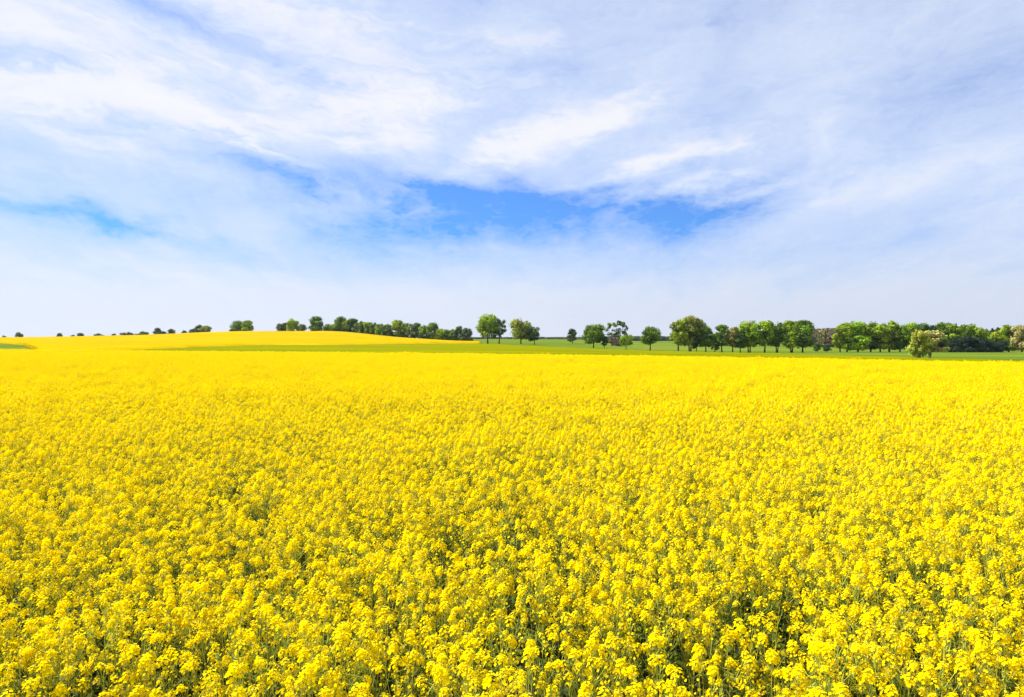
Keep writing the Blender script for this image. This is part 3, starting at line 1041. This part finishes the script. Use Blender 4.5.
# ------------------------------------------------------------------ far woods (masses)
def wood(name, spans, leaf_mats, label, cat, n, seed):
    """spans: list of (px0, px1, Y0, Y1, top0, top1); hundreds of crowns that read as one mass"""
    r = np.random.default_rng(seed)
    V, T_, MI = [], [], []
    for (p0, p1, Y0, Y1, t0, t1, cw, conif) in spans:
        cnt = int(n * (p1 - p0) / 100)
        for k in range(cnt):
            s = r.random(); px = p0 + (p1 - p0) * s; Y = r.uniform(Y0, Y1)
            x = U(px) * Y; z = gz(x, Y)
            h = top_h(Y, z, t0 + (t1 - t0) * s) * r.uniform(.80, 1.04)
            w = cw * r.uniform(.7, 1.3)
            nl = 130
            t = r.random(nl)
            prof = (1 - t) ** .7 if conif else np.sqrt(np.maximum(0, 1 - ((t - .5) / .56) ** 2))
            an = r.uniform(0, 6.283, nl)
            rr = w / 2 * prof * r.uniform(.7, 1.05, nl)
            p = np.stack([x + np.cos(an) * rr, Y + np.sin(an) * rr, z + h * (.12 + .88 * t)], 1)
            nr = r.normal(size=(nl, 3)); nr /= np.linalg.norm(nr, axis=1)[:, None]
            a = np.cross(nr, r.normal(size=(nl, 3))); a /= np.linalg.norm(a, axis=1)[:, None]; b = np.cross(nr, a)
            sz = w * .13
            V.append(np.stack([p + a * sz, p + b * sz * .7, p - a * sz, p - b * sz * .7], 1).reshape(-1, 3))
            tone = r.uniform(.7, 1.35); red = r.uniform(-.1, .15)
            tn = np.repeat((tone * r.uniform(.85, 1.15, nl))[:, None], 4, 0)
            T_.append(np.hstack([tn * (1 + red), tn, tn, np.ones_like(tn)]))
            MI.append(np.full(nl, int(r.integers(0, len(leaf_mats)))))
    V = np.vstack(V)
    o = mesh_obj(name, V, np.arange(len(V)).reshape(-1, 4), [M['leaf_' + q] for q in leaf_mats], mat_idx=np.concatenate(MI), tint=np.vstack(T_))
    tag(o, label, cat, kind='stuff')


wood('purple_wood', [(806, 850, 470, 560, 329.5, 328.5, 7, False)], ['purple', 'purple', 'grey', 'beige'],
     'purple-brown leafless wood seen between the widest dome and the right wood edge', 'wood', 260, 5)
wood('pine_wood', [(850, 985, 480, 600, 328, 329, 8, True), (985, 1120, 430, 520, 328.5, 325.0, 7, True)], ['pine', 'grey', 'pine'],
     'dark grey-green pine wood whose tips rise behind the right wood edge', 'wood', 130, 6)
wood('far_wood', [(425, 600, 1150, 1300, 338.2, 337.6, 15, False), (600, 820, 900, 1050, 337.0, 335.0, 13, False)], ['pine', 'grey'],
     'thin dark strip of far wood on the horizon behind the meadow trees', 'wood', 150, 8)


# ------------------------------------------------------------------ air
def build_haze():
    x0, x1, y0, y1, z0, z1 = -1500, 1500, -60, 1700, -12.0, 30.0
    v = [(x, y, z) for z in (z0, z1) for x, y in ((x0, y0), (x1, y0), (x1, y1), (x0, y1))]
    f = [(3, 2, 1, 0), (4, 5, 6, 7), (0, 1, 5, 4), (1, 2, 6, 5), (2, 3, 7, 6), (3, 0, 4, 7)]
    m = bpy.data.materials.new('haze_air')
    m.use_nodes = True
    T = NT(m.node_tree)
    p = T.n('ShaderNodeVolumePrincipled')
    p.inputs['Color'].default_value = (0.80, 0.87, 1.0, 1)
    p.inputs['Density'].default_value = 0.00004
    p.inputs['Anisotropy'].default_value = 0.3
    T.put(T.n('ShaderNodeOutputMaterial').inputs['Volume'], p.outputs[0])
    tag(mesh_obj('haze', v, f, m), kind='stuff')


build_haze()
